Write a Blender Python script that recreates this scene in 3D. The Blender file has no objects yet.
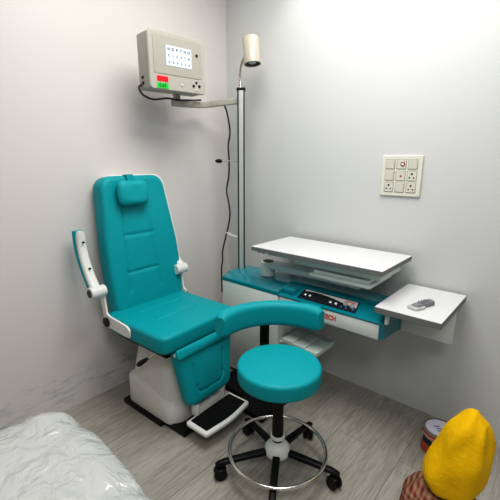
import bpy, bmesh, math, random
from mathutils import Vector, Matrix, noise
random.seed(7)
SC = bpy.context.scene
COL = SC.collection
V = Vector
R = math.radians
PI = math.pi

# ------------------------------------------------------------------ materials
def hexc(h):
    c = [int(h[i:i+2], 16) / 255 for i in (0, 2, 4)]
    return tuple(x / 12.92 if x <= .04045 else ((x + .055) / 1.055) ** 2.4 for x in c) + (1,)

def mat(name, col, rough=.5, metal=0., spec=.5, bump=0., bscale=200., vary=0., vscale=6., coat=0., emit=None, estr=1., trans=0.):
    m = bpy.data.materials.new(name); m.use_nodes = True
    nt = m.node_tree; b = nt.nodes['Principled BSDF']
    b.inputs['Base Color'].default_value = hexc(col)
    b.inputs['Roughness'].default_value = rough
    b.inputs['Metallic'].default_value = metal
    b.inputs['Specular IOR Level'].default_value = spec
    b.inputs['Coat Weight'].default_value = coat
    b.inputs['Transmission Weight'].default_value = trans
    if emit:
        b.inputs['Emission Color'].default_value = hexc(emit); b.inputs['Emission Strength'].default_value = estr
    tc = nt.nodes.new('ShaderNodeTexCoord')
    n2 = nt.nodes.new('ShaderNodeTexNoise'); n2.inputs['Scale'].default_value = vscale; n2.inputs['Detail'].default_value = 4
    nt.links.new(tc.outputs['Object'], n2.inputs['Vector'])
    mx = nt.nodes.new('ShaderNodeMix'); mx.data_type = 'RGBA'
    c = hexc(col); v = max(vary, .015)
    mx.inputs['A'].default_value = tuple(max(0, x * (1 - v)) for x in c[:3]) + (1,)
    mx.inputs['B'].default_value = tuple(min(1, x * (1 + v)) for x in c[:3]) + (1,)
    nt.links.new(n2.outputs['Fac'], mx.inputs['Factor'])
    nt.links.new(mx.outputs['Result'], b.inputs['Base Color'])
    if bump:
        n = nt.nodes.new('ShaderNodeTexNoise'); n.inputs['Scale'].default_value = bscale; n.inputs['Detail'].default_value = 3
        bp = nt.nodes.new('ShaderNodeBump'); bp.inputs['Strength'].default_value = bump; bp.inputs['Distance'].default_value = .01
        nt.links.new(tc.outputs['Object'], n.inputs['Vector']); nt.links.new(n.outputs['Fac'], bp.inputs['Height'])
        nt.links.new(bp.outputs['Normal'], b.inputs['Normal'])
    return m

M = {}
M['teal'] = mat('teal_vinyl', '00949c', .5, spec=.25, bump=.12, bscale=260, vary=.04)
M['teal_gloss'] = mat('teal_gloss_plastic', '00808c', .16, spec=.5, coat=.3)
M['white'] = mat('white_painted_metal', 'd9dad5', .35, spec=.4)
M['white_soft'] = mat('white_plastic', 'd2d0ca', .4, spec=.4, vary=.03)
M['panel'] = mat('pale_grey_white_panel', 'd6dad6', .35)
M['lam'] = mat('white_laminate', 'd3d4d5', .35, spec=.4)
M['edge'] = mat('grey_edge_band', '70716f', .5)
M['mech'] = mat('pale_green_grey_metal', 'c8d1cd', .35)
M['black'] = mat('black_plastic', '08080a', .45, spec=.3)
M['blackm'] = mat('black_metal', '060608', .4, spec=.35)
M['chrome'] = mat('chrome', 'd8d4cc', .16, metal=1.)
M['alu'] = mat('brushed_aluminium', 'b9bbb8', .35, metal=.3)
M['alud'] = mat('dark_anodised_groove', '34383a', .4, metal=.5)
M['beige'] = mat('beige_grey_enamel', 'a4a299', .38, spec=.4)
M['beiged'] = mat('beige_grey_enamel_panel', '9d9b91', .4, spec=.4)
M['lampb'] = mat('cream_enamel', 'b0aa9b', .3, spec=.5)
M['ctrl'] = mat('dark_control_film', '20262c', .25, spec=.5)
M['silver'] = mat('silver_knob', 'd8d8d8', .25, metal=.6)
M['red'] = mat('red_print', 'd03a20', .5)
M['redd'] = mat('red_led_display', 'c00010', .4, emit='ff0818', estr=.8)
M['greend'] = mat('green_led_display', '10a030', .4, emit='04b428', estr=.45)
M['screen'] = mat('lit_screen', '8a9098', .3, emit='e6eeff', estr=.56)
M['ink'] = mat('dark_print', '14181c', .5)
M['cord'] = mat('dark_grey_cord', '26262a', .5)
M['rubber'] = mat('black_rubber', '070708', .6, spec=.2)
M['remote'] = mat('grey_remote_plastic', '76787b', .35, spec=.5)
M['remoted'] = mat('dark_grey_button', '4a4c50', .5)
M['switch'] = mat('ivory_switch_plastic', 'd6d5c8', .35)
M['switchb'] = mat('ivory_switch_rocker', 'cccabd', .3)
M['yellow'] = mat('yellow_cloth', 'e0b000', .8, spec=.2, bump=.3, bscale=60, vary=.08)
M['tin'] = mat('tin_metal', 'a5a59c', .3, metal=.8)
M['tinlid'] = mat('pale_lilac_lid', 'c8c4d2', .45)
M['tinlabel'] = mat('orange_red_tin_label', 'b8452a', .45)
M['tinwhite'] = mat('white_print', 'd0ccc8', .5)
M['purple'] = mat('violet_print', '3c3060', .5)
M['blue'] = mat('blue_indicator', '3a6ab8', .4, emit='3a6ab8', estr=.3)

def node(nt, t, **k):
    n = nt.nodes.new(t)
    for a, b in k.items(): setattr(n, a, b)
    return n

def wall_mat(name, col, scuff=False):
    m = mat(name, col, .42, spec=.35, bump=.05, bscale=14, vary=.02, vscale=1.6)
    if scuff:      # bluish plaster marks low on the wall
        nt = m.node_tree; b = nt.nodes['Principled BSDF']
        base = b.inputs['Base Color'].links[0].from_socket
        g = node(nt, 'ShaderNodeNewGeometry')
        mp = node(nt, 'ShaderNodeMapping'); mp.inputs['Scale'].default_value = (1, 2.2, 9)
        nz = node(nt, 'ShaderNodeTexNoise'); nz.inputs['Scale'].default_value = 3.2; nz.inputs['Detail'].default_value = 8; nz.inputs['Roughness'].default_value = .7
        nt.links.new(g.outputs['Position'], mp.inputs['Vector']); nt.links.new(mp.outputs['Vector'], nz.inputs['Vector'])
        rp = node(nt, 'ShaderNodeValToRGB'); rp.color_ramp.elements[0].position = .5; rp.color_ramp.elements[1].position = .68
        nt.links.new(nz.outputs['Fac'], rp.inputs['Fac'])
        sx = node(nt, 'ShaderNodeSeparateXYZ'); nt.links.new(g.outputs['Position'], sx.inputs[0])
        mr = node(nt, 'ShaderNodeMapRange'); mr.inputs['From Min'].default_value = .26; mr.inputs['From Max'].default_value = .20
        nt.links.new(sx.outputs['Z'], mr.inputs['Value'])
        mu = node(nt, 'ShaderNodeMath', operation='MULTIPLY'); nt.links.new(rp.outputs['Color'], mu.inputs[0]); nt.links.new(mr.outputs[0], mu.inputs[1])
        mu2 = node(nt, 'ShaderNodeMath', operation='MULTIPLY'); mu2.inputs[1].default_value = .8; nt.links.new(mu.outputs[0], mu2.inputs[0])
        mx = node(nt, 'ShaderNodeMix', data_type='RGBA'); mx.inputs['B'].default_value = hexc('95a1ab')
        nt.links.new(mu2.outputs[0], mx.inputs['Factor']); nt.links.new(base, mx.inputs['A'])
        nt.links.new(mx.outputs['Result'], b.inputs['Base Color'])
    return m
M['wall_l'] = wall_mat('left_wall_paint', 'd3cfcc', True)
M['wall_r'] = wall_mat('right_wall_paint', 'c9cac8')
M['ceil'] = mat('ceiling_paint', 'e0e0de', .7)

def floor_mat():
    m = mat('grey_oak_laminate', '8b857a', .42, spec=.35)
    nt = m.node_tree; b = nt.nodes['Principled BSDF']
    g = node(nt, 'ShaderNodeNewGeometry')
    mp = node(nt, 'ShaderNodeMapping'); mp.inputs['Rotation'].default_value = (0, 0, R(90)); mp.inputs['Location'].default_value = (.3, .07, 0)
    nt.links.new(g.outputs['Position'], mp.inputs['Vector'])
    br = node(nt, 'ShaderNodeTexBrick'); br.offset = .37
    br.inputs['Color1'].default_value = hexc('a39f97'); br.inputs['Color2'].default_value = hexc('97938b'); br.inputs['Mortar'].default_value = hexc('77736b')
    br.inputs['Scale'].default_value = 1; br.inputs['Mortar Size'].default_value = .0012; br.inputs['Brick Width'].default_value = 1.2; br.inputs['Row Height'].default_value = .165
    nt.links.new(mp.outputs['Vector'], br.inputs['Vector'])
    mp2 = node(nt, 'ShaderNodeMapping'); mp2.inputs['Scale'].default_value = (34, 2.6, 1)
    nt.links.new(g.outputs['Position'], mp2.inputs['Vector'])
    nz = node(nt, 'ShaderNodeTexNoise'); nz.inputs['Scale'].default_value = 2.2; nz.inputs['Detail'].default_value = 7; nz.inputs['Distortion'].default_value = 1.6
    nt.links.new(mp2.outputs['Vector'], nz.inputs['Vector'])
    rp = node(nt, 'ShaderNodeValToRGB')
    rp.color_ramp.elements[0].position = .36; rp.color_ramp.elements[0].color = (.74, .725, .70, 1)
    rp.color_ramp.elements[1].position = .6; rp.color_ramp.elements[1].color = (1.08, 1.08, 1.08, 1)
    nt.links.new(nz.outputs['Fac'], rp.inputs['Fac'])
    mx = node(nt, 'ShaderNodeMix', data_type='RGBA', blend_type='MULTIPLY'); mx.inputs['Factor'].default_value = .85
    nt.links.new(br.outputs['Color'], mx.inputs['A']); nt.links.new(rp.outputs['Color'], mx.inputs['B'])
    nt.links.new(mx.outputs['Result'], b.inputs['Base Color'])
    return m
M['floor'] = floor_mat()

def plastic_mat():
    m = mat('crinkled_clear_plastic', 'dcdedb', .18, spec=.9, trans=.35)
    nt = m.node_tree; b = nt.nodes['Principled BSDF']
    tc = node(nt, 'ShaderNodeTexCoord')
    vz = node(nt, 'ShaderNodeTexNoise'); vz.inputs['Scale'].default_value = 8; vz.inputs['Detail'].default_value = 2; vz.inputs['Distortion'].default_value = 3.0
    nt.links.new(tc.outputs['Object'], vz.inputs['Vector'])
    bp = node(nt, 'ShaderNodeBump'); bp.inputs['Strength'].default_value = .45; bp.inputs['Distance'].default_value = .03
    nt.links.new(vz.outputs['Fac'], bp.inputs['Height']); nt.links.new(bp.outputs['Normal'], b.inputs['Normal'])
    return m
M['plastic'] = plastic_mat()

def ribbed_mat():
    m = mat('ribbed_black_rubber', '0d0d0e', .6, spec=.2)
    nt = m.node_tree; b = nt.nodes['Principled BSDF']
    tc = node(nt, 'ShaderNodeTexCoord')
    ck = node(nt, 'ShaderNodeTexChecker'); ck.inputs['Scale'].default_value = 45
    ck.inputs['Color1'].default_value = hexc('050506'); ck.inputs['Color2'].default_value = hexc('141416')
    nt.links.new(tc.outputs['Object'], ck.inputs['Vector']); nt.links.new(ck.outputs['Color'], b.inputs['Base Color'])
    return m
M['ribbed'] = ribbed_mat()

def check_mat():
    m = mat('red_check_cloth', '8c4038', .85, spec=.15)
    nt = m.node_tree; b = nt.nodes['Principled BSDF']
    tc = node(nt, 'ShaderNodeTexCoord')
    outs = []
    for d in ('X', 'Z'):
        w = node(nt, 'ShaderNodeTexWave', bands_direction=d); w.inputs['Scale'].default_value = 16; w.inputs['Distortion'].default_value = 2.0; w.inputs['Detail Scale'].default_value = .8
        nt.links.new(tc.outputs['Object'], w.inputs['Vector']); outs.append(w)
    mu = node(nt, 'ShaderNodeMath', operation='ADD'); nt.links.new(outs[0].outputs['Fac'], mu.inputs[0]); nt.links.new(outs[1].outputs['Fac'], mu.inputs[1])
    mx = node(nt, 'ShaderNodeMix', data_type='RGBA'); mx.inputs['A'].default_value = hexc('6a1c24'); mx.inputs['B'].default_value = hexc('987c62')
    hf = node(nt, 'ShaderNodeMath', operation='MULTIPLY'); hf.inputs[1].default_value = .5; nt.links.new(mu.outputs[0], hf.inputs[0]); nt.links.new(hf.outputs[0], mx.inputs['Factor']); nt.links.new(mx.outputs['Result'], b.inputs['Base Color'])
    return m
M['check'] = check_mat()

# ------------------------------------------------------------------ mesh helpers
def link(name, bm, m, parent=None, smooth=40):
    bmesh.ops.recalc_face_normals(bm, faces=bm.faces[:])
    me = bpy.data.meshes.new(name); bm.to_mesh(me); bm.free()
    for p in me.polygons: p.use_smooth = True
    me.set_sharp_from_angle(angle=R(smooth))
    me.materials.append(M[m] if isinstance(m, str) else m)
    o = bpy.data.objects.new(name, me); COL.objects.link(o)
    if parent: o.parent = parent
    return o

def tag(o, label=None, cat=None, group=None, kind=None):
    for k, v in (('label', label), ('category', cat), ('group', group), ('kind', kind)):
        if v: o[k] = v
    return o

def thing(name, label, cat, loc=(0, 0, 0), rot=(0, 0, 0), group=None):
    o = bpy.data.objects.new(name, None); COL.objects.link(o)
    o.location = loc; o.rotation_euler = rot; o.empty_display_size = .1
    return tag(o, label, cat, group)

def B(): return bmesh.new()

def box(bm, x0, x1, y0, y1, z0, z1, bev=0., seg=2, mx=None):
    t = bmesh.new()
    bmesh.ops.create_cube(t, size=1)
    for v in t.verts:
        v.co = V(((x0 + x1) / 2 + v.co.x * (x1 - x0), (y0 + y1) / 2 + v.co.y * (y1 - y0), (z0 + z1) / 2 + v.co.z * (z1 - z0)))
    if bev: bmesh.ops.bevel(t, geom=t.edges[:], offset=bev, segments=seg, profile=.5, affect='EDGES', clamp_overlap=True)
    if mx: t.transform(mx)
    merge(bm, t); return bm

def merge(bm, t):
    me = bpy.data.meshes.new('tmp'); t.to_mesh(me); t.free(); bm.from_mesh(me); bpy.data.meshes.remove(me)

def loft(bm, rings, caps=True, closed=False):
    vs = [[bm.verts.new(p) for p in r] for r in rings]
    n = len(rings[0]); L = len(rings)
    for i in range(L if closed else L - 1):
        a, b = vs[i], vs[(i + 1) % L]
        for j in range(n):
            bm.faces.new((a[j], a[(j + 1) % n], b[(j + 1) % n], b[j]))
    if caps and not closed:
        bm.faces.new(vs[0][::-1]); bm.faces.new(vs[-1])
    return bm

def catmull(pts, k=8, closed=False):
    pts = [V(p) for p in pts]; out = []; n = len(pts)
    for i in range(n if closed else n - 1):
        if closed: p0, p1, p2, p3 = pts[i - 1], pts[i], pts[(i + 1) % n], pts[(i + 2) % n]
        else: p0, p1, p2, p3 = pts[max(i - 1, 0)], pts[i], pts[i + 1], pts[min(i + 2, n - 1)]
        for j in range(k):
            t = j / k
            out.append(.5 * ((2 * p1) + (-p0 + p2) * t + (2 * p0 - 5 * p1 + 4 * p2 - p3) * t * t + (-p0 + 3 * p1 - 3 * p2 + p3) * t ** 3))
    if not closed: out.append(pts[-1])
    return out

def tube(bm, pts, r, seg=12, closed=False):
    pts = [V(p) for p in pts]; n = len(pts)
    rs = r if isinstance(r, (list, tuple)) else [r] * n
    up = None; rings = []
    for i, p in enumerate(pts):
        if closed: d = (pts[(i + 1) % n] - pts[i - 1]).normalized()
        else: d = (pts[min(i + 1, n - 1)] - pts[max(i - 1, 0)]).normalized()
        if up is None: up = V((0, 0, 1)) if abs(d.z) < .9 else V((1, 0, 0))
        up = (up - d * up.dot(d)).normalized(); s = d.cross(up)
        rings.append([p + (up * math.cos(a) + s * math.sin(a)) * rs[i] for a in [2 * PI * j / seg for j in range(seg)]])
    return loft(bm, rings, closed=closed)

def lathe(bm, prof, c=(0, 0, 0), seg=32, mx=None):
    rings = []
    for r, z in prof:
        rings.append([V((max(r, 1e-4) * math.cos(2 * PI * j / seg), max(r, 1e-4) * math.sin(2 * PI * j / seg), z)) for j in range(seg)])
    mm = Matrix.Translation(c) @ (mx or Matrix())
    rings = [[mm @ p for p in r] for r in rings]
    return loft(bm, rings)

def axis(d):
    return V((0, 0, 1)).rotation_difference(V(d).normalized()).to_matrix().to_4x4()

def cyl(bm, a, b, r, seg=20, bev=0.):
    a, b = V(a), V(b); L = (b - a).length; e = bev or r * .08
    return lathe(bm, [(r - e, 0), (r, e), (r, L - e), (r - e, L)], a, seg, axis(b - a))

def rpoly(pts, rad, seg=8):
    """rounded polygon outline"""
    out = []; n = len(pts)
    if not isinstance(rad, (list, tuple)): rad = [rad] * n
    for i in range(n):
        p0, p, p1 = V(pts[i - 1]), V(pts[i]), V(pts[(i + 1) % n])
        a, b = (p0 - p).normalized(), (p1 - p).normalized()
        ang = math.acos(max(-1, min(1, a.dot(b)))); r = rad[i]
        d = min(r / math.tan(ang / 2), .49 * min((p0 - p).length, (p1 - p).length)); r = d * math.tan(ang / 2)
        c = p + (a + b).normalized() * (r / math.sin(ang / 2))
        s, e = p + a * d - c, p + b * d - c
        a0 = math.atan2(s.y, s.x); a1 = math.atan2(e.y, e.x); da = a1 - a0
        while da > PI: da -= 2 * PI
        while da < -PI: da += 2 * PI
        for k in range(seg + 1):
            t = a0 + da * k / seg; out.append(V((c.x + r * math.cos(t), c.y + r * math.sin(t))))
    return out

def resample(pts, n):
    P = pts + [pts[0]]; L = [0]
    for i in range(len(pts)): L.append(L[-1] + (P[i + 1] - P[i]).length)
    out = []; j = 0
    for k in range(n):
        t = L[-1] * k / n
        while L[j + 1] < t: j += 1
        u = (t - L[j]) / max(L[j + 1] - L[j], 1e-9); out.append(P[j].lerp(P[j + 1], u))
    return out

def inset(pts, d):
    n = len(pts); out = []
    for i in range(n):
        t = (pts[(i + 1) % n] - pts[i - 1]).normalized(); out.append(pts[i] + V((-t.y, t.x)) * d)
    return out

def segd(p, a, b):
    a, b = V(a), V(b); ab = b - a; t = max(0, min(1, (p - a).dot(ab) / ab.length_squared)); return (p - a - ab * t).length

def cushion(bm, outline, T, r=.03, rb=.012, crown=.012, seams=(), sd=.006, sw=.007, n=160, nr=46, mx=None, centre=None):
    """padded slab lying in xy, thickness T up z, with stitched seams pressed into the top"""
    o = resample(outline, n)
    area = sum(o[i - 1].x * o[i].y - o[i].x * o[i - 1].y for i in range(n))
    if area < 0: o = o[::-1]
    c = V(centre) if centre else sum(o, V((0, 0))) / n
    rings = []
    for k in range(4):
        a = PI / 2 * k / 3; rings.append([(p, rb * (1 - math.cos(a)) * 1) for p in inset(o, rb * (1 - math.sin(a)))])
    for k in range(7):
        a = PI / 2 * k / 6; rings.append([(p, T - r + r * math.sin(a)) for p in inset(o, r * (1 - math.cos(a)))])
    top = inset(o, r)
    for k in range(1, nr + 1):
        s = 1 - k / nr if k < nr else .002
        rg = []
        for p in top:
            q = c + (p - c) * s; z = T + crown * (1 - s * s)
            for a, b in seams:
                d = segd(q, a, b); z -= sd * math.exp(-(d / sw) ** 2)
            rg.append((q, z))
        rings.append(rg)
    rr = [[V((p.x, p.y, z)) for p, z in g] for g in rings]
    if mx: rr = [[mx @ v for v in g] for g in rr]
    return loft(bm, rr)

def slab(bm, outline, z0, z1, bev=.003, mx=None):
    a = sum(outline[i - 1].x * outline[i].y - outline[i].x * outline[i - 1].y for i in range(len(outline)))
    o = outline if a > 0 else outline[::-1]
    i_ = inset(o, bev)
    rings = [[V((p.x, p.y, z)) for p in q] for q, z in ((i_, z0), (o, z0 + bev), (o, z1 - bev), (i_, z1))]
    if mx: rings = [[mx @ v for v in g] for g in rings]
    return loft(bm, rings)

def sweep(bm, pts, secs, side):
    """sweep 2-D sections (a along side, b along normal) on a path"""
    pts = [V(p) for p in pts]; n = len(pts); side = V(side); rings = []
    for i, p in enumerate(pts):
        d = (pts[min(i + 1, n - 1)] - pts[max(i - 1, 0)]).normalized(); nn = side.cross(d).normalized()
        rings.append([p + side * a + nn * b for a, b in secs(i / (n - 1))])
    return loft(bm, rings)

def rrect(w, h, r, seg=4):
    return rpoly([(-w / 2, -h / 2), (w / 2, -h / 2), (w / 2, h / 2), (-w / 2, h / 2)], r, seg)

def text(s, size, m, parent, mx, name, depth=.0006):
    cu = bpy.data.curves.new('t', 'FONT'); cu.body = s; cu.size = size; cu.extrude = depth; cu.offset = .0012 if s == 'TECH' else .0005; cu.align_x = 'CENTER'; cu.align_y = 'CENTER'
    o = bpy.data.objects.new('t', cu); COL.objects.link(o)
    bpy.context.view_layer.update()
    me = bpy.data.meshes.new_from_object(o.evaluated_get(bpy.context.evaluated_depsgraph_get()))
    bm = bmesh.new(); bm.from_mesh(me); bm.transform(mx)
    bpy.data.objects.remove(o)
    if m is None: return bm
    return link(name, bm, m, parent)

def frame_mx(origin, xdir, ydir):
    x = V(xdir).normalized(); z = x.cross(V(ydir)).normalized(); y = z.cross(x)
    m = Matrix((x, y, z)).transposed().to_4x4(); m.translation = V(origin); return m

# ------------------------------------------------------------------ the room
def struct(name, bm, m): return tag(link(name, bm, m), kind='structure')
struct('floor', box(B(), -.1, 4.2, -4.2, .1, -.1, 0), 'floor')
struct('ceiling', box(B(), -.1, 4.2, -4.2, .1, 2.75, 2.85), 'ceil')
struct('wall_left', box(B(), -.1, 0, -4.2, .1, 0, 2.75), 'wall_l')
struct('wall_right', box(B(), 0, 4.2, 0, .1, 0, 2.75), 'wall_r')

# ------------------------------------------------------------------ patient chair (local: +x forward, y across)
chair = thing('examination_chair', 'reclining teal examination chair with headrest, footrest and white pedestal by left wall', 'chair', (.42, -.878, 0), (0, 0, R(2.5)))
# base
link('base_plate', box(box(B(), -.245, .10, -.20, .252, 0, .03, .004), .10, .262, -.175, .17, 0, .042, .004), 'blackm', chair)
def pring(x0, x1, hw, z, r, tilt=0.):
    far = hw + .065 * max(0, min(1, (.30 - z) / .1))
    o = rpoly([(x0, -hw), (x1, -hw), (x1, far), (x0, far)], [r, r * 1.9, r * 1.9, r], 6); return [V((p.x, p.y, z + tilt * (p.x - x0))) for p in o]
ped = loft(B(), [pring(-.215, .200, .185, .03, .04), pring(-.22, .205, .19, .04, .045), pring(-.215, .200, .19, .20, .045, -.22), pring(-.208, .192, .184, .21, .045, -.22), pring(-.192, .176, .168, .218, .045, -.22),
                 pring(-.158, .14, .148, .40, .045), pring(-.14, .12, .14, .455, .045)])
link('pedestal', ped, 'white_soft', chair)
link('seat_frame', box(B(), -.20, .21, -.225, .225, .455, .492, .006), 'black', chair)
# seat
seat_o = rpoly([(-.26, -.265), (.245, -.265), (.245, .265), (-.26, .265)], [.05, .05, .05, .05], 8)
seat = cushion(B(), seat_o, .095, .02, .02, .008, seams=[((-.10, -.13), (-.10, .13)), ((-.10, -.13), (.20, -.13)), ((-.10, .13), (.20, .13)), ((.05, -.13), (.05, .13))],
               mx=Matrix.Translation((0, 0, .49)), sd=.005)
link('seat', seat, 'teal', chair)
# backrest
bb, bt = V((-.215, 0, .585)), V((-.305, 0, 1.322))
up = (bt - bb).normalized(); nrm = V((up.z, 0, -up.x))
bb = bb + V((0, .012, 0))
bmx = frame_mx(bb - nrm * .1 - up * .05, (0, 1, 0), up)        # x across, y up the back, z out of the cushion
H = (bt - bb).length + .05
if bmx.col[2].xyz.dot(nrm) < 0: bmx = frame_mx(bb - nrm * .1 - up * .05, (0, -1, 0), up); 
SG = 1 if bmx.col[0].y > 0 else -1
def back_outline(g):
    P_ = [(-.214 - g, -g), (-.226 - g, .20), (-.226 - g, .40), (-.202 - g, H + g), (.204 + g, H + g), (.262 + g, .40), (.272 + g, .20), (.254 + g, -g)]
    return rpoly([(x * SG, y) for x, y in P_], [.03, .3, .5, .075, .075, .5, .3, .03], 10)
bk = cushion(B(), back_outline(0), .1, .028, .012, .006, mx=bmx,
             seams=[((-.12 * SG, .14), (-.100 * SG, H - .16)), ((.09 * SG, .14), (.066 * SG, H - .16)), ((-.110 * SG, .46), (.076 * SG, .46)), ((-.116 * SG, .25), (.084 * SG, .25))], sd=.007, sw=.008)
back = link('backrest', bk, 'teal', chair)
link('back_shell', slab(B(), back_outline(-.002), -.025, .072, .008, bmx @ Matrix.Translation((.024 * SG, .008, 0))), 'white', chair)
# head cushion on its strap
def pillow(bm, w, h, t, mx, n=48, m=20, waist=0.):
    rings = []
    for i in range(1, m):
        f = PI * i / m; z = -math.cos(f); s = abs(math.sin(f)) ** .6
        rg = []
        for j in range(n):
            a = 2 * PI * j / n; ca, sa = math.cos(a), math.sin(a)
            x = math.copysign(abs(ca) ** .55, ca) * w / 2 * s; y = math.copysign(abs(sa) ** .55, sa) * h / 2 * s
            y *= 1 - waist * math.exp(-(x / (w * .25)) ** 2)
            dz = 1 - .3 * math.exp(-((x / (w * .2)) ** 2 + (y / (h * .3)) ** 2))
            rg.append(mx @ V((x, y, z * t / 2 * (dz if z > 0 else 1))))
        rings.append(rg)
    return loft(bm, rings)
hp = link('head_cushion', pillow(B(), .195, .15, .07, bmx @ Matrix.Translation((-.042 * SG, H - .10, .137)), waist=.12), 'teal', chair)
st = B()
box(st, -.022 - .03 * SG, .022 - .03 * SG, H - .08, H - .012, .108, .113, .001, 1, bmx); box(st, -.022 - .03 * SG, .022 - .03 * SG, H - .004, H + .004, .0, .105, .001, 1, bmx)
box(st, -.022 - .03 * SG, .022 - .03 * SG, H - .02, H + .004, .1, .108, .001, 1, bmx)
link('strap', st, 'teal', hp)
# hinge brackets
for s in (-1, 1):
    y = s * .272
    mxp = Matrix.Rotation(R(90), 4, 'X'); mxp.translation = (0, y + .006, 0)
    pl = rpoly([(-.235, .525), (-.19, .522), (-.06, .515), (-.012, .516), (-.008, .560), (-.035, .578), (-.19, .59), (-.212, .602), (-.228, .72), (-.268, .72)], [.02, .02, .008, .01, .015, .02, .02, .01, .012, .012], 5)
    if s > 0: pl = [V((p.x, p.y - .055 if p.y < .65 and p.x > -.19 else p.y)) for p in pl]
    h = link('hinge_bracket', slab(B(), pl, 0, .012, .002, mxp), 'white', chair)
    link('hinge_cap', cyl(B(), (-.212, y + s * .005, .552), (-.212, y + s * .017, .552), .026), 'black', h)
# armrests swung up beside the back
for s in (-1, 1):
    y = s * (.318 if s < 0 else .268); dx = 0 if s < 0 else -.02
    ar = link('armrest', sweep(B(), catmull([(-.225, y, .748), (-.262 + dx, y, .80), (-.303 + dx, y, .88), (-.326 + dx, y, .965), (-.328 + dx, y, 1.042)], 6),
              lambda t: [(p.x, p.y) for p in rrect((.052 - .004 * t) * (1 - .5 * max(0, (t - .85) / .15) ** 2), .034, .015 * (1 - .4 * max(0, (t - .85) / .15)))], (0, 1, 0)), 'white', chair)
    link('arm_pad', sweep(B(), catmull([(-.258, y, .758), (-.290 + dx, y, .81), (-.330 + dx, y, .886), (-.352 + dx, y, .967), (-.354 + dx, y, 1.042)], 6),
         lambda t: [(p.x, p.y) for p in rrect(.056, .03, .014)], (0, 1, 0)), 'teal', ar)
    link('pivot', cyl(cyl(B(), (-.225, y + s * .034, .73), (-.225, y - s * .05, .73), .031, 24), (-.225, y + s * .034, .73), (-.225, y + s * .035, .73), .02), 'white', ar)
    link('pivot_cap', cyl(B(), (-.225, y + s * .0355, .73), (-.225, y + s * .038, .73), .022), 'alud', ar)
    for k, (px, pz) in enumerate(((-.27, .85), (-.308, .985))):
        link('screw', cyl(B(), (px - .002 + dx, y, pz), (px + .012 + dx, y, pz + .003), .005, 10), 'black', ar)
# leg rest
lt, lb = V((.262, 0, .485)), V((.30, 0, .175))
dn = (lb - lt).normalized(); ln = V((-dn.z, 0, dn.x))
lmx = frame_mx(lt - ln * .06, (0, 1, 0), -dn)
if lmx.col[2].x < 0: lmx = frame_mx(lt - ln * .06, (0, -1, 0), -dn)
LL = (lb - lt).length
ls_ = [V((-.108, -.09)), V((-.095, -LL + .10))] + [V((-.06 + .034 * math.cos(a), -LL + .095 + .034 * math.sin(a))) for a in (PI, 1.17 * PI, 1.33 * PI, 1.5 * PI)]
ls_ += [V((-q.x, q.y)) for q in ls_[::-1]]
LSEAM = list(zip(ls_[:-1], ls_[1:]))
lo = rpoly([(-.155, -LL), (.155, -LL), (.203, 0), (-.203, 0)], [.05, .05, .012, .012], 10)
leg = cushion(B(), lo, .06, .024, .012, .006, mx=lmx, seams=LSEAM, sd=.005, sw=.008)
lr = link('leg_rest', leg, 'teal', chair)
link('leg_rest_roll', cushion(B(), rpoly([(-.206, -.03), (.206, -.03), (.206, .02), (-.206, .02)], .012, 4), .018, .008, .004, .004, n=80, nr=8, mx=lmx @ Matrix.Translation((0, 0, .055)) @ Matrix.Rotation(R(-10), 4, 'X')), 'teal', lr)
link('hinge_rod', cyl(B(), (.25, -.207, .478), (.25, .207, .478), .009), 'alu', lr)
# foot plate
fo = rpoly([(.268, -.17), (.42, -.172), (.44, 0), (.42, .168), (.268, .165)], [.015, .02, .5, .02, .015], 6)
fp = link('foot_plate', slab(B(), fo, .075, .1, .006), 'white', chair)
fm = rpoly([(.285, -.15), (.403, -.152), (.421, 0), (.403, .147), (.285, .145)], [.006, .006, .5, .006, .006], 5)
link('foot_mat', slab(B(), fm, .1, .104, .001), 'rubber', fp)
fb = B()
box(fb, .245, .282, -.085, .085, .09, .135, .006)
for s in (-1, 1): box(fb, .24, .29, s * .095 - .012, s * .095 + .012, .09, .17, .012)
link('foot_bracket', fb, 'white', fp)
# lever
lv = link('recline_lever', cyl(B(), (.035, -.214, .39), (.125, -.205, .462), .006, 10), 'chrome', chair)
link('lever_grip', lathe(B(), [(.007, 0), (.013, .01), (.0145, .04), (.011, .09), (.007, .118)], (-.045, -.219, .328), 14, axis((.11, .006, .085))), 'black', lv)

# ------------------------------------------------------------------ refraction unit
UX0, UX1, UY0, UY1 = .305, 1.43, -.42, -.15
XM = .812
unit = thing('refraction_stand', 'teal and white ophthalmic unit with tall pole, cabinet and control panel against right wall', 'medical unit', (.6, -.3, 0))
UL = -V((.6, -.3, 0))
def ul(name, bm, m, parent=None, **k):
    bm.transform(Matrix.Translation(UL)); return link(name, bm, m, parent or unit, **k)
cab = B()
loft(cab, [[V((x, y, z)) for x, y in ((.35, -.415), (XM - .002, -.415), (XM - .002, UY1), (.31, UY1), (.31, -.35))] for z in (.03, .642)])
ul('cabinet', cab, 'panel')
bp = B(); slab(bp, [V(p) for p in ((.46, -.60), (.70, -.60), (.70, -.69), (.92, -.69), (.92, -.2), (.46, -.2))], 0, .03, .003); ul('base_plate', bp, 'ribbed')
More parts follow.
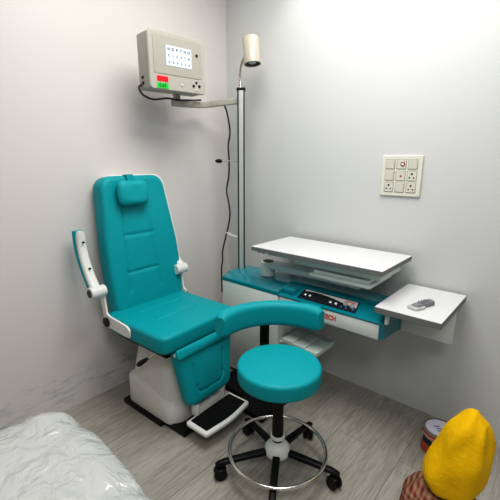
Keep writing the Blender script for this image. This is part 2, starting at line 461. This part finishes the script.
# teal housing: left cap, right cantilever
def prism(prof, xs, bm=None):
    """profile in (y,z), extruded through xs"""
    bm = bm or B(); loft(bm, [[V((x, y, z)) for y, z in prof] for x in xs]); return bm
h = B()
pl = [(-.42, .641), (-.424, .65), (-.422, .660), (-.415, .666), (-.345, .680), (-.335, .683), (UY1, .683), (UY1, .63), (-.41, .63)]
rings = []
def clampL(y, x):   # bevelled front-left corner
    return x
for x in (.305, .33, .352, XM):
    c = max(0, (.352 - x) / .047)
    rings.append([V((x, max(y, -.42 + .11 * c), z - (.012 * c if z > .65 else 0))) for y, z in pl])
loft(h, rings)
ul('top_cover', h, 'teal_gloss', smooth=30)
h = B()
pr = [(-.42, .64), (-.424, .647), (-.422, .652), (-.416, .656), (-.410, .659), (-.338, .694), (-.325, .698), (UY1, .698), (UY1, .527), (-.40, .557), (-.412, .561), (-.412, .64)]
loft(h, [[V((x, y, z)) for y, z in pr] for x in (XM + .003, UX1 - .012)] )
# rounded end cap
def grow(p, d): return (p[0] + (-.29 - p[0]) * d, p[1] + (.62 - p[1]) * d)
loft(h, [[V((x, *grow(p, d))) for p in pr] for x, d in ((UX1 - .012, 0), (UX1 - .004, .02), (UX1, .06))])
ul('arm_housing', h, 'teal_gloss', smooth=30)
# raised pad in front of the console and the step between both sections
h = B(); box(h, XM + .012, .915, -.408, -.345, .655, .698, .01, 3); ul('housing_step', h, 'teal_gloss')
h = B(); loft(h, [[V((x, y, z)) for y, z in ((-.416, .632), (-.4165, .56), (-.412, .559), (-.41, .637))] for x in (XM + .006, 1.412)])
t = B(); box(t, XM + .006, 1.412, -.4195, -.41, .5615, .6385, .003); h.free()
ul('front_panel', t, 'panel')
t = B(); box(t, .353, XM - .004, -.4195, -.41, .05, .6385, .003); ul('door_panel', t, 'panel')
# control console on the slope
sl = (V((0, -.338, .694)) - V((0, -.410, .659))).normalized()
cmx = frame_mx((1.114, -.3755, .6763), (1, 0, 0), sl)
cb = B(); slab(cb, rpoly([(-.178, -.039), (.170, -.039), (.162, .039), (-.168, .039)], .004, 3), 0, .003, .001, cmx)
con = ul('control_panel', cb, 'ctrl')
wv = [V((-.163, .030))] + [V((-.16 + .32 * i / 20, .020 - .026 * (i / 20) ** 1.5 + .020 * math.sin(PI * i / 20) * (1 - i / 20))) for i in range(21)] + [V((.155, .034)), V((-.158, .034))]
cb = B(); f = [cmx @ V((p.x, p.y, .0034)) for p in wv[1:]]
cb.faces.new([cb.verts.new(p) for p in f]); ul('wave_stripe', cb, 'tinwhite', con)
for x in (-.142, -.112, .018, .05):
    cb = B(); lathe(cb, [(.0085, 0), (.0085, .004), (.006, .006)], (0, 0, 0), 16, cmx @ Matrix.Translation((x, -.006 if x < 0 else -.012, .003))); ul('push_button', cb, 'silver', con)
for x, y in ((.098, .004), (.138, -.002)):
    cb = B(); lathe(cb, [(.014, 0), (.013, .008), (.011, .010)], (0, 0, 0), 20, cmx @ Matrix.Translation((x, y, .003))); ul('knob', cb, 'silver', con)
for x in (.085, .112, .15):
    cb = B(); lathe(cb, [(.004, 0), (.004, .002)], (0, 0, 0), 10, cmx @ Matrix.Translation((x, -.022, .003))); ul('indicator_light', cb, 'blue', con)
cb = B()
for k in range(7): box(cb, .092 + k * .008, .098 + k * .008, .022 - k * .0006, .029 - k * .0006, .0036, .0042, 0, 1, cmx)
box(cb, .09, .15, .0185, .0198, .0036, .0042, 0, 1, cmx)
ul('logo_mark', cb, 'red', con)
# maker plate on the white front
tm = frame_mx((1.112, -.4202, .599), (1, 0, 0), (0, 0, 1))
t = B(); box(t, -.09, .085, -.026, .026, 0, .0012, 0, 1, tm); pt = ul('name_plate', t, 'panel')
tb = text('TECH', .037, None, None, tm @ Matrix.Translation((.034, .004, .0016)) @ Matrix.Scale(.88, 4, (1, 0, 0)), 'lettering')
ul('lettering', tb, 'red', pt)
# ribbed shelf under the cantilever
sh = B()
for k in range(3): box(sh, XM + .02 + k * .083, XM + .10 + k * .083, -.40 - .006 * k, -.20, .345, .372 - .004 * k, .0015)
box(sh, XM - .002, XM + .262, -.395, -.21, .332, .346, .003)
ul('slide_shelf', sh, 'mech')
# pole
po = B(); slab(po, rrect(.05, .07, .012, 5), .68, 1.83, .002, Matrix.Translation((.342, -.22, 0)) @ Matrix.Rotation(R(41), 4, 'Z')); pole = ul('pole', po, 'alu')
gr = B()
for a in (41 + 90, 41 - 90):
    d = V((math.cos(R(a)), math.sin(R(a)), 0)); sd_ = V((-d.y, d.x, 0))
    for o_ in (-.0185, .0185):
        box(gr, -.002, .002, -.0045, .0045, .684, 1.826, 0, 1, Matrix.Translation(V((.342, -.22, 0)) + d * .0338 + sd_ * o_) @ Matrix.Rotation(R(a), 4, 'Z'))
ul('pole_groove', gr, 'alud', pole)
cp = B(); slab(cp, rrect(.056, .076, .014, 5), 1.826, 1.842, .003, Matrix.Translation((.342, -.22, 0)) @ Matrix.Rotation(R(41), 4, 'Z')); ul('pole_cap', cp, 'black', pole)
# swing arm for the display
P1, P3 = V((.325, -.235, 1.768)), V((.225, -.665, 1.72))
am = B(); sweep(am, catmull([P1, (.22, -.288, 1.760), (.145, -.325, 1.753), (.135, -.38, 1.746), (.17, -.49, 1.734), P3], 5), lambda t: [(p.x, p.y) for p in rrect(.038, .022, .006)], (0, 0, 1))
ul('display_arm', am, 'beige')
hd = B(); cyl(hd, (.325, -.23, 1.40), (.20, -.26, 1.40), .004, 10); ch = ul('clamp_rod', hd, 'alu')
hd = B(); lathe(hd, [(.004, 0), (.011, .008), (.014, .03), (.010, .048), (.004, .055)], (.152, -.271, 1.40), 14, axis((.125, .03, 0))); ul('clamp_grip', hd, 'black', ch)
ck = B(); tube(ck, catmull([(.335, -.245, .895), (.25, -.24, .90), (.19, -.21, .905), (.2, -.19, .90), (.25, -.215, .897), (.335, -.235, .892)], 6), .0045, 8)
ck2 = ul('cord_hook', ck, 'lam')

# ------------------------------------------------------------------ gooseneck lamp on the pole
lamp = thing('examination_lamp', 'cream cylindrical examination lamp on a gooseneck atop the pole', 'lamp', (.34, -.22, 1.842))
def ll(name, bm, m, parent=None):
    bm.transform(Matrix.Translation((-.34, .22, -1.842))); return link(name, bm, m, parent or lamp)
la, lb2 = V((.420, -.22, 2.115)), V((.440, -.225, 1.966))
ll('gooseneck', tube(B(), catmull([(.336, -.22, 1.842), (.333, -.22, 1.90), (.338, -.22, 1.955), (.352, -.22, 1.995), (.382, -.222, 2.03)], 6), .0115, 12), 'chrome')
sm_ = axis(lb2 - la); Ls = (lb2 - la).length
shd = ll('lamp_shade', lathe(B(), [(.0, 0), (.046, 0), (.051, .006), (.051, Ls), (.047, Ls), (.047, Ls - .03), (.0, Ls - .031)], la, 40, sm_), 'lampb')
ll('reflector', lathe(B(), [(.0, Ls - .029), (.045, Ls - .029), (.0465, Ls - .004), (.0445, Ls - .004), (.03, Ls - .012), (.0, Ls - .014)], la, 32, sm_), 'alud', shd)
ll('bulb', lathe(B(), [(.0, Ls - .014), (.018, Ls - .013), (.022, Ls - .008), (.012, Ls - .003), (.0, Ls - .002)], la, 20, sm_), 'alu', shd)

# ------------------------------------------------------------------ vision chart display
disp = thing('vision_chart_display', 'beige box display with lit letter chart and red and green readouts on the arm', 'display', (.262, -.696, 1.760), (R(.6), 0, R(-6)))
W2, HH, D2 = .172, .280, .075
cs = B(); box(cs, -.05, D2 - .012, -W2 + .004, W2 - .004, .004, HH - .004, .012, 3); link('casing', cs, 'beige', disp)
fpm = frame_mx((D2 - .014, 0, HH / 2), (0, 1, 0), (0, 0, 1))
fr = link('front_cover', slab(B(), rrect(2 * W2, HH, .022, 6), 0, .014, .005, fpm), 'beige', disp)
fz = .0145
link('upper_panel', slab(B(), rpoly([(-.145, -.062), (.152, -.062), (.152, .12), (-.145, .12)], .012, 4), .014, .0162, .001, fpm), 'beiged', fr)
scr = link('chart_screen', slab(B(), rpoly([(-.072, -.018), (.083, -.018), (.083, .078), (-.072, .078)], .002, 2), .016, .018, .0005, fpm), 'screen', disp)
for row, (z, s, tx) in enumerate(((.060, .019, 'HDPTHO'), (.029, .013, 'CLAUTN'), (-.002, .011, 'KNDZVH'))):
    for i, ch_ in enumerate(tx):
        link('chart_letter', text(ch_, s, None, None, fpm @ Matrix.Translation((-.056 + i * .0245, z, .0186)), 'x', .0003), 'ink', scr)
for nm, z, m, tx in (('red_readout', -.086, 'redd', '10'), ('green_readout', -.119, 'greend', '0.63')):
    ro = link(nm, slab(B(), rpoly([(-.131, z - .013), (-.066, z - .013), (-.066, z + .013), (-.131, z + .013)], .003, 2), .014, .0165, .0005, fpm), m, disp)
    link('digits', text(tx, .024, None, None, fpm @ Matrix.Translation((-.092 if tx == '10' else -.1, z, .0168)), 'x', .0002), 'ink', ro)
for x, z, r_, m in ((.118, .055, .0075, 'black'), (.093, -.10, .0075, 'black'), (.112, -.082, .006, 'red'), (.131, -.098, .0075, 'black'), (.116, -.118, .005, 'silver'), (.02, -.105, .005, 'silver')):
    link('button', lathe(B(), [(r_, 0), (r_, .003), (r_ * .7, .004)], (0, 0, 0), 16, fpm @ Matrix.Translation((x, z, .014 if z < 0 else .016))), 'black' if m == 'red' else m, disp)
for z in (.062, .035):
    link('socket', cyl(B(), (.0, -W2 + .006, z), (.0, -W2 - .003, z), .007, 14), 'black', disp)
link('mounting_stub', box(B(), -.045, -.015, .03, .064, -.053, .008, .004), 'beige', disp)

# cords
cd = thing('power_cord', 'dark thin cord looping under the display and hanging down beside the pole', 'cord', (.14, -.21, .45))
def cl(name, bm, m='cord'):
    bm.transform(Matrix.Translation((-.14, .21, -.45))); return link(name, bm, m, cd)
cl('hanging_cord', tube(B(), catmull([(.205, -.285, 1.762), (.216, -.235, 1.74), (.222, -.2, 1.60), (.205, -.2, 1.50), (.212, -.2, 1.40), (.206, -.2, 1.30), (.184, -.2, 1.20), (.205, -.2, 1.11), (.214, -.2, 1.03), (.19, -.2, .93), (.170, -.2, .87), (.135, -.2, .76), (.135, -.2, .70), (.122, -.2, .62), (.122, -.2, .44)], 6), .0055, 8))
cl('display_cord', tube(B(), catmull([(.222, -.862, 1.788), (.222, -.878, 1.77), (.225, -.855, 1.738), (.235, -.80, 1.722), (.25, -.72, 1.735), (.262, -.66, 1.732), (.258, -.58, 1.74), (.225, -.51, 1.75), (.18, -.45, 1.762), (.165, -.40, 1.77)], 6), .0055, 8))

# ------------------------------------------------------------------ instrument table (swing tray)
TZ = .91
tray = thing('instrument_table', 'white rectangular instrument table with grey edge on swing arm above teal unit', 'table', (.61, -.23, .683))
def tl(name, bm, m, parent=None):
    bm.transform(Matrix.Translation((-.61, .23, -.683))); return link(name, bm, m, parent or tray)
tp = B(); box(tp, .618, 1.414, -.438, -.042, TZ - .026, TZ - .002, .002, 1); tl('edge_band', tp, 'edge')
tp = B(); box(tp, .618, 1.414, -.438, -.042, TZ - .003, TZ, .0012, 1); tl('table_top', tp, 'lam')
tp = B(); box(tp, .70, 1.385, -.385, -.10, .860, .884, .004); box(tp, .88, 1.385, -.372, -.11, .838, .862, .003); tl('slide_frame', tp, 'mech')
tp = B(); box(tp, 1.0, 1.345, -.40, -.12, .795, .815, .005); box(tp, 1.02, 1.33, -.385, -.13, .815, .833, .003); tl('lower_frame', tp, 'mech')
tp = B(); cyl(tp, (.600, -.25, .684), (.600, -.25, .777), .044, 28); pv = tl('pivot_post', tp, 'white')
tp = B(); lathe(tp, [(.033, .777), (.034, .780), (.030, .780), (.028, .7775)], (.600, -.25, 0), 24); cyl(tp, (.600, -.25, .7772), (.600, -.25, .779), .032); tl('post_cap', tp, 'black', pv)
tp = B(); box(tp, .60, 1.24, -.285, -.205, .738, .776, .008, 3); box(tp, 1.06, 1.24, -.285, -.2, .774, .80, .004); tl('swing_arm', tp, 'mech')
for x in (.665, .70):
    tp = B(); cyl(tp, (x, -.42, .876), (x, -.42, .885), .010); tl('knob', tp, 'edge')

# ------------------------------------------------------------------ side table
SZ = .747
side = thing('side_table', 'small white shelf table with grey edge to the right of the teal unit', 'table', (1.56, -.25, .53))
def sl_(name, bm, m, parent=None):
    bm.transform(Matrix.Translation((-1.56, .25, -.53))); return link(name, bm, m, parent or side)
tp = B(); box(tp, 1.402, 1.69, -.468, -.022, SZ - .03, SZ - .002, .002, 1); sl_('edge_band', tp, 'edge')
tp = B(); box(tp, 1.402, 1.69, -.468, -.022, SZ - .003, SZ, .0012, 1); sl_('table_top', tp, 'lam')
tp = B(); box(tp, 1.436, 1.68, -.165, -.15, .528, .717, .003); box(tp, 1.5, 1.62, -.15, -.001, .60, .717, .003); sl_('apron', tp, 'panel')
tp = B(); box(tp, 1.44, 1.455, -.43, -.165, .70, .717, .002); box(tp, 1.44, 1.455, -.43, -.405, .655, .70, .002); sl_('bracket', tp, 'white')

# remote control on it
rem = thing('remote_control', 'grey handheld remote control lying on the small side table', 'remote control', (1.57, -.318, SZ), (0, 0, R(72)))
ro = rpoly([(-.066, -.018), (.062, -.021), (.069, 0), (.062, .021), (-.066, .018)], [.012, .012, .02, .012, .012], 5)
link('body', cushion(B(), ro, .022, .009, .004, .003, n=60, nr=8), 'remote', rem)
link('wrap', cushion(B(), rpoly([(-.085, -.026), (-.02, -.03), (.0, 0), (-.02, .03), (-.085, .026)], .012, 4), .012, .005, .003, .002, n=50, nr=6), 'plastic', rem)
for i in range(3):
    for j in (-1, 0, 1):
        link('button', lathe(B(), [(.0035, 0), (.0035, .0025), (.002, .003)], (-.02 + i * .02, j * .010, .0235), 10), 'remoted', rem)

# ------------------------------------------------------------------ stool
SX, SY = 1.165, -.878
stool = thing('round_stool', 'round teal swivel stool with curved backrest, chrome foot ring and five castors', 'stool', (SX, SY, 0))
link('seat', cushion(B(), [V((.184 * math.cos(2 * PI * i / 96), .184 * math.sin(2 * PI * i / 96))) for i in range(96)], .077, .016, .016, .008, n=96, nr=20, mx=Matrix.Translation((0, 0, .468)),
     seams=[]), 'teal', stool)
pb = B()
def arcpt(a, r, z): return V((r * math.cos(R(a)), r * math.sin(R(a)), z))
N = 40; A0, A1 = 84, 196; rings = []
for i in range(N + 1):
    a = A0 + (A1 - A0) * i / N
    e = min(1, (min(i, N - i) / N) / .05); sc = .72 + .28 * math.sin(PI / 2 * e)
    rings.append([arcpt(a, .295 + p.x * sc, .655 + p.y * sc) for p in rrect(.066, .125, .028, 6)])
loft(pb, rings); link('backrest', pb, 'teal', stool)
bar = B(); A = 140
path = [arcpt(A, .02, .458), arcpt(A, .2, .458), arcpt(A, .31, .459), arcpt(A, .335, .475), arcpt(A, .336, .56), arcpt(A, .333, .66)]
sweep(bar, catmull(path, 6), lambda t: [(p.x, p.y) for p in rrect(.05, .008, .003, 2)], V((-math.sin(R(A)), math.cos(R(A)), 0)))
link('backrest_bar', bar, 'blackm', stool)
link('gas_column', lathe(B(), [(.026, .12), (.026, .26), (.024, .265), (.024, .45), (.06, .455), (.09, .462), (.09, .47)], (0, 0, 0), 28), 'blackm', stool)
link('collar', lathe(B(), [(.027, .168), (.033, .17), (.033, .182), (.027, .185)], (0, 0, 0), 24), 'white', stool)
link('hub', lathe(B(), [(.03, .085), (.056, .088), (.06, .10), (.058, .118), (.046, .135), (.034, .142), (.032, .155), (.027, .156)], (0, 0, 0), 32), 'white', stool)
for k in range(5):
    a = 233.5 + 72 * k - (3 if k == 1 else 0)
    d = V((math.cos(R(a)), math.sin(R(a)), 0)); s = V((-d.y, d.x, 0))
    lg = B()
    sweep(lg, [d * .045 + V((0, 0, .102)), d * .15 + V((0, 0, .093)), d * .25 + V((0, 0, .082)), d * .275 + V((0, 0, .076)), d * .284 + V((0, 0, .07))],
          lambda t: [(p.x, p.y) for p in rrect(.034 - .010 * t, .026 - .006 * t, .009, 4)], s)
    lo_ = link('leg', lg, 'black', stool)
    cx = d * .266
    ca = B(); sw = a + 40 * math.sin(k * 2.3)
    wd = V((math.cos(R(sw)), math.sin(R(sw)), 0)); ws = V((-wd.y, wd.x, 0))
    for q in (-1, 1):
        cyl(ca, cx + ws * (.004 * q) + V((0, 0, .0295)), cx + ws * (.024 * q) + V((0, 0, .0295)), .0295, 20, .004)
    lathe(ca, [(.008, .03), (.008, .078)], cx, 10)
    box(ca, -.022, .022, -.018, .018, .040, .056, .008, 2, Matrix.Translation(cx) @ Matrix.Rotation(R(sw), 4, 'Z'))
    link('castor', ca, 'black', lo_)
link('foot_ring', tube(B(), [V((.221 * math.cos(2 * PI * i / 72), .221 * math.sin(2 * PI * i / 72), .108)) for i in range(72)], .0085, 10, closed=True), 'chrome', stool)

# ------------------------------------------------------------------ switch panel
sp = thing('switch_panel', 'square ivory switch and socket panel with nine modules on right wall', 'switch panel', (1.3025, 0, 1.218))
w = .214
spm = frame_mx((0, 0, w / 2), (1, 0, 0), (0, 0, 1))
link('frame', slab(B(), rrect(w, w, .006, 3), 0, .012, .003, spm), 'switch', sp)
lab = {(0, 0): 'switch', (0, 1): 'regulator', (0, 2): 'switch', (1, 0): 'switch', (1, 1): 'indicator', (1, 2): 'socket', (2, 0): 'socket', (2, 1): 'switch', (2, 2): 'socket'}
for (r_, c_), kind in lab.items():
    cx, cz = (c_ - 1) * .059, (1 - r_) * .061
    mm = spm @ Matrix.Translation((cx, cz, .011))
    link('recess', slab(B(), rrect(.050, .052, .004, 2), 0, .0016, .0004, mm), 'edge', sp) if False else None
    mo = link({'switch': 'rocker', 'regulator': 'bell_push', 'indicator': 'indicator', 'socket': 'socket'}[kind], slab(B(), rrect(.046, .047, .003, 2), 0, .0045 if kind != 'switch' else .006, .001, mm @ (Matrix.Rotation(R(3), 4, 'X') if kind == 'switch' else Matrix())), 'switchb', sp)
    gb = B()
    for x0, x1, y0, y1 in ((-.0255, .0255, .0245, .026), (-.0255, .0255, -.026, -.0245), (-.0255, -.024, -.026, .026), (.024, .0255, -.026, .026)): box(gb, x0, x1, y0, y1, 0, .0016, 0, 1, mm)
    link('module_gap', gb, 'edge', mo)
    if kind == 'socket':
        hb = B()
        for hx, hz, rr in ((0, .011, .0055), (-.011, -.008, .0042), (.011, -.008, .0042)): lathe(hb, [(rr, 0), (rr, .0006)], (0, 0, 0), 12, mm @ Matrix.Translation((hx, hz, .0043)))
        link('pin_hole', hb, 'ink', mo)
    if kind == 'regulator':
        link('red_ring', lathe(B(), [(.012, 0), (.012, .002), (.007, .002), (.007, 0)], (0, 0, 0), 20, mm @ Matrix.Translation((.008, 0, .0045))), mat('dark_red_ring', '8a2430', .5), mo)
        link('push', lathe(B(), [(.007, 0), (.007, .003), (.004, .004)], (0, 0, 0), 16, mm @ Matrix.Translation((.008, 0, .0045))), 'lam', mo)
    if kind == 'indicator':
        link('red_lens', box(B(), -.003, .007, -.005, .003, .0045, .0065, .001, 1, mm), mat('red_lens', 'a02430', .3), mo)

# ------------------------------------------------------------------ paint tin
tin = thing('paint_tin', 'orange red labelled paint tin with pale lid on the floor by right wall', 'tin', (1.697, -.262, 0))
TR, TH = .075, .128
link('body', lathe(B(), [(TR - .003, 0), (TR + .001, .001), (TR + .001, .005), (TR - .001, .007), (TR - .001, TH - .008), (TR + .002, TH - .005), (TR + .002, TH), (TR - .004, TH), (TR - .006, TH - .006), (0, TH - .006)], seg=40), 'tin', tin)
lbm = B(); lathe(lbm, [(TR - .002, .008), (TR, .0085), (TR, TH - .014), (TR - .002, TH - .0135)], seg=40); lbl = link('label', lbm, 'tinlabel', tin)
def patch(z0, z1, a0, a1, r, n=14):
    bm = B(); lo1 = [bm.verts.new((r * math.cos(R(a0 + (a1 - a0) * i / n)), r * math.sin(R(a0 + (a1 - a0) * i / n)), z0)) for i in range(n + 1)]
    hi = [bm.verts.new((r * math.cos(R(a0 + (a1 - a0) * i / n)), r * math.sin(R(a0 + (a1 - a0) * i / n)), z1)) for i in range(n + 1)]
    for i in range(n): bm.faces.new((lo1[i], lo1[i + 1], hi[i + 1], hi[i]))
    return bm
link('white_band', patch(.056, .094, 0, 359.9, TR + .0006, 40), 'tinwhite', lbl)
link('picture', patch(.058, .092, 215, 262, TR + .0012), 'ink', lbl)
link('stripe', patch(.100, .104, 0, 359.9, TR + .0006, 40), 'tinwhite', lbl)
ld = link('lid', lathe(B(), [(0, TH - .007), (TR - .012, TH - .007), (TR - .011, TH - .001), (TR - .016, TH - .001), (TR - .018, TH - .004), (0, TH - .004)], seg=36), 'tinlid', tin)
lm = B()
for k, (x, y, l) in enumerate(((-.01, .015, .03), (-.005, -.002, .026), (.0, -.018, .034))): box(lm, x - l / 2, x + l / 2, y - .003, y + .003, TH - .004, TH - .0034, 0, 1, Matrix.Rotation(R(35), 4, 'Z'))
link('lid_print', lm, 'purple', ld)

# ------------------------------------------------------------------ cloths at the right edge
def blob(fn, nu=72, nv=36):
    rings = []
    for i in range(1, nv):
        f = PI * i / nv
        rings.append([fn(f, 2 * PI * j / nu) for j in range(nu)])
    return loft(B(), rings)
def bundle(f, a):
    x, y, z = math.sin(f) * math.cos(a), math.sin(f) * math.sin(a), math.cos(f)
    k = 1 + .07 * noise.noise(V((x * 3, y * 3, z * 3))) + .05 * math.sin(a * 7 + z * 3) * max(0, z)
    return V((x * .145 * k, y * .15 * k, max(0, .092 + .125 * z * k)))
bd = tag(link('checked_cloth_bundle', blob(bundle), 'check', smooth=60), 'red and beige checked cloth bundle on the floor under the yellow bag', 'cloth bundle'); bd.location = (1.822, -.712, 0)
def bag_ring(t):
    # t 0..1 from the base to the gathered mouth
    prof = [(0, .0), (.0, .60), (.03, .86), (.12, .98), (.24, 1.), (.42, .93), (.60, .82), (.76, .66), (.89, .44), (.97, .2), (1., .0)]
    zz = [p[0] for p in prof]
    for k in range(1, len(prof) - 1):
        if t <= (k + 1) / (len(prof) - 1): break
    u = t * (len(prof) - 1) - k
    r0 = catmull([(p[1], p[0], 0) for p in prof], 10)
    q = r0[min(len(r0) - 1, int(round(t * (len(r0) - 1))))]
    return max(q.x, .004), max(q.y, 0)
rings = []
for i in range(81):
    t = i / 80; rr, z = bag_ring(t); rg = []
    for j in range(96):
        a = 2 * PI * j / 96
        fold = (.012 + .05 * z) * math.sin(a * 6 + 1.8 * math.sin(z * 4)) + .14 * noise.noise(V((math.cos(a) * 1.5, math.sin(a) * 1.5, z * 3)))
        k = rr * (1 + fold)
        rg.append(V((.10 * k * math.cos(a) + .045 * z, .10 * k * math.sin(a) + .02 * z, .33 * z + .02 * noise.noise(V((math.cos(a) * 2 * rr, math.sin(a) * 2 * rr, 7))) * z)))
    rings.append(rg)
yb = tag(link('yellow_cloth_bag', loft(B(), rings), 'yellow', smooth=60), 'bright yellow cloth bag slumped on the checked bundle in front of the paint tin', 'bag'); yb.location = (1.84, -.71, .222)

# ------------------------------------------------------------------ plastic wrapped seat in the foreground
def wrap(f, a):
    x, y, z = math.sin(f) * math.cos(a), math.sin(f) * math.sin(a), math.cos(f)
    c = lambda v, e: math.copysign(abs(v) ** e, v)
    s = abs(math.sin(f)) ** .45
    p = V((c(math.cos(a), .3) * s * .42, c(math.sin(a), .3) * s * .27, c(z, .4) * .25 + .25))
    n_ = noise.noise(p * 5) * .02 + abs(noise.noise(p * 11)) * .022 + abs(noise.noise(p * 23 + V((3, 1, 2)))) * .003
    q = p + V((x, y, z)) * n_
    return V((q.x, q.y, max(0, q.z)))
wr = tag(link('plastic_wrapped_bundle', blob(wrap, 200, 100), 'plastic', smooth=50), 'bulky bundle wrapped in crinkled clear plastic in the near left foreground', 'wrapped bundle'); wr.location = (1.05, -1.852, .03)

# ------------------------------------------------------------------ light
def area(name, loc, size, power, rot=(0, 0, 0), col=(1, 1, 1), sy=None):
    l = bpy.data.lights.new(name, 'AREA'); l.energy = power; l.size = size; l.color = col
    if sy: l.shape = 'RECTANGLE'; l.size_y = sy
    o = bpy.data.objects.new(name, l); COL.objects.link(o); o.location = loc; o.rotation_euler = rot; return o
area('ceiling_panel_light', (1.25, -.95, 2.72), 1.1, 38, col=(1, .985, .96))
area('ceiling_panel_light', (2.6, -2.4, 2.72), .8, 25, col=(1, .99, .98))
s = bpy.data.lights.new('downlight', 'SPOT'); s.energy = 7; s.spot_size = R(84); s.spot_blend = .8; s.shadow_soft_size = .05
so = bpy.data.objects.new('downlight', s); COL.objects.link(so); so.location = (.72, -.16, 2.72)
w_ = bpy.data.worlds.new('World'); SC.world = w_; w_.use_nodes = True
w_.node_tree.nodes['Background'].inputs[0].default_value = (.80, .82, .84, 1); w_.node_tree.nodes['Background'].inputs[1].default_value = .33
SC.view_settings.view_transform = 'Standard'; SC.view_settings.look = 'Medium High Contrast'; SC.view_settings.exposure = 0

# ------------------------------------------------------------------ camera
cam = bpy.data.cameras.new('Camera'); cam.sensor_width = 36; cam.lens = 36 * 374.465 / 500; cam.clip_start = .02
co = bpy.data.objects.new('Camera', cam); COL.objects.link(co); SC.camera = co
th, p, r = .7184, .2330, .0023
Hh = V((-math.sin(th), math.cos(th), 0)); R0 = V((math.cos(th), math.sin(th), 0)); Z = V((0, 0, 1))
F = Hh * math.cos(p) - Z * math.sin(p); U0 = Hh * math.sin(p) + Z * math.cos(p)
Rr = R0 * math.cos(r) + U0 * math.sin(r); Uu = -R0 * math.sin(r) + U0 * math.cos(r)
mw = Matrix((Rr, Uu, -F)).transposed().to_4x4(); mw.translation = V((2.1113, -2.1466, 1.45)) * (1.40 / 1.45)
co.matrix_world = mw
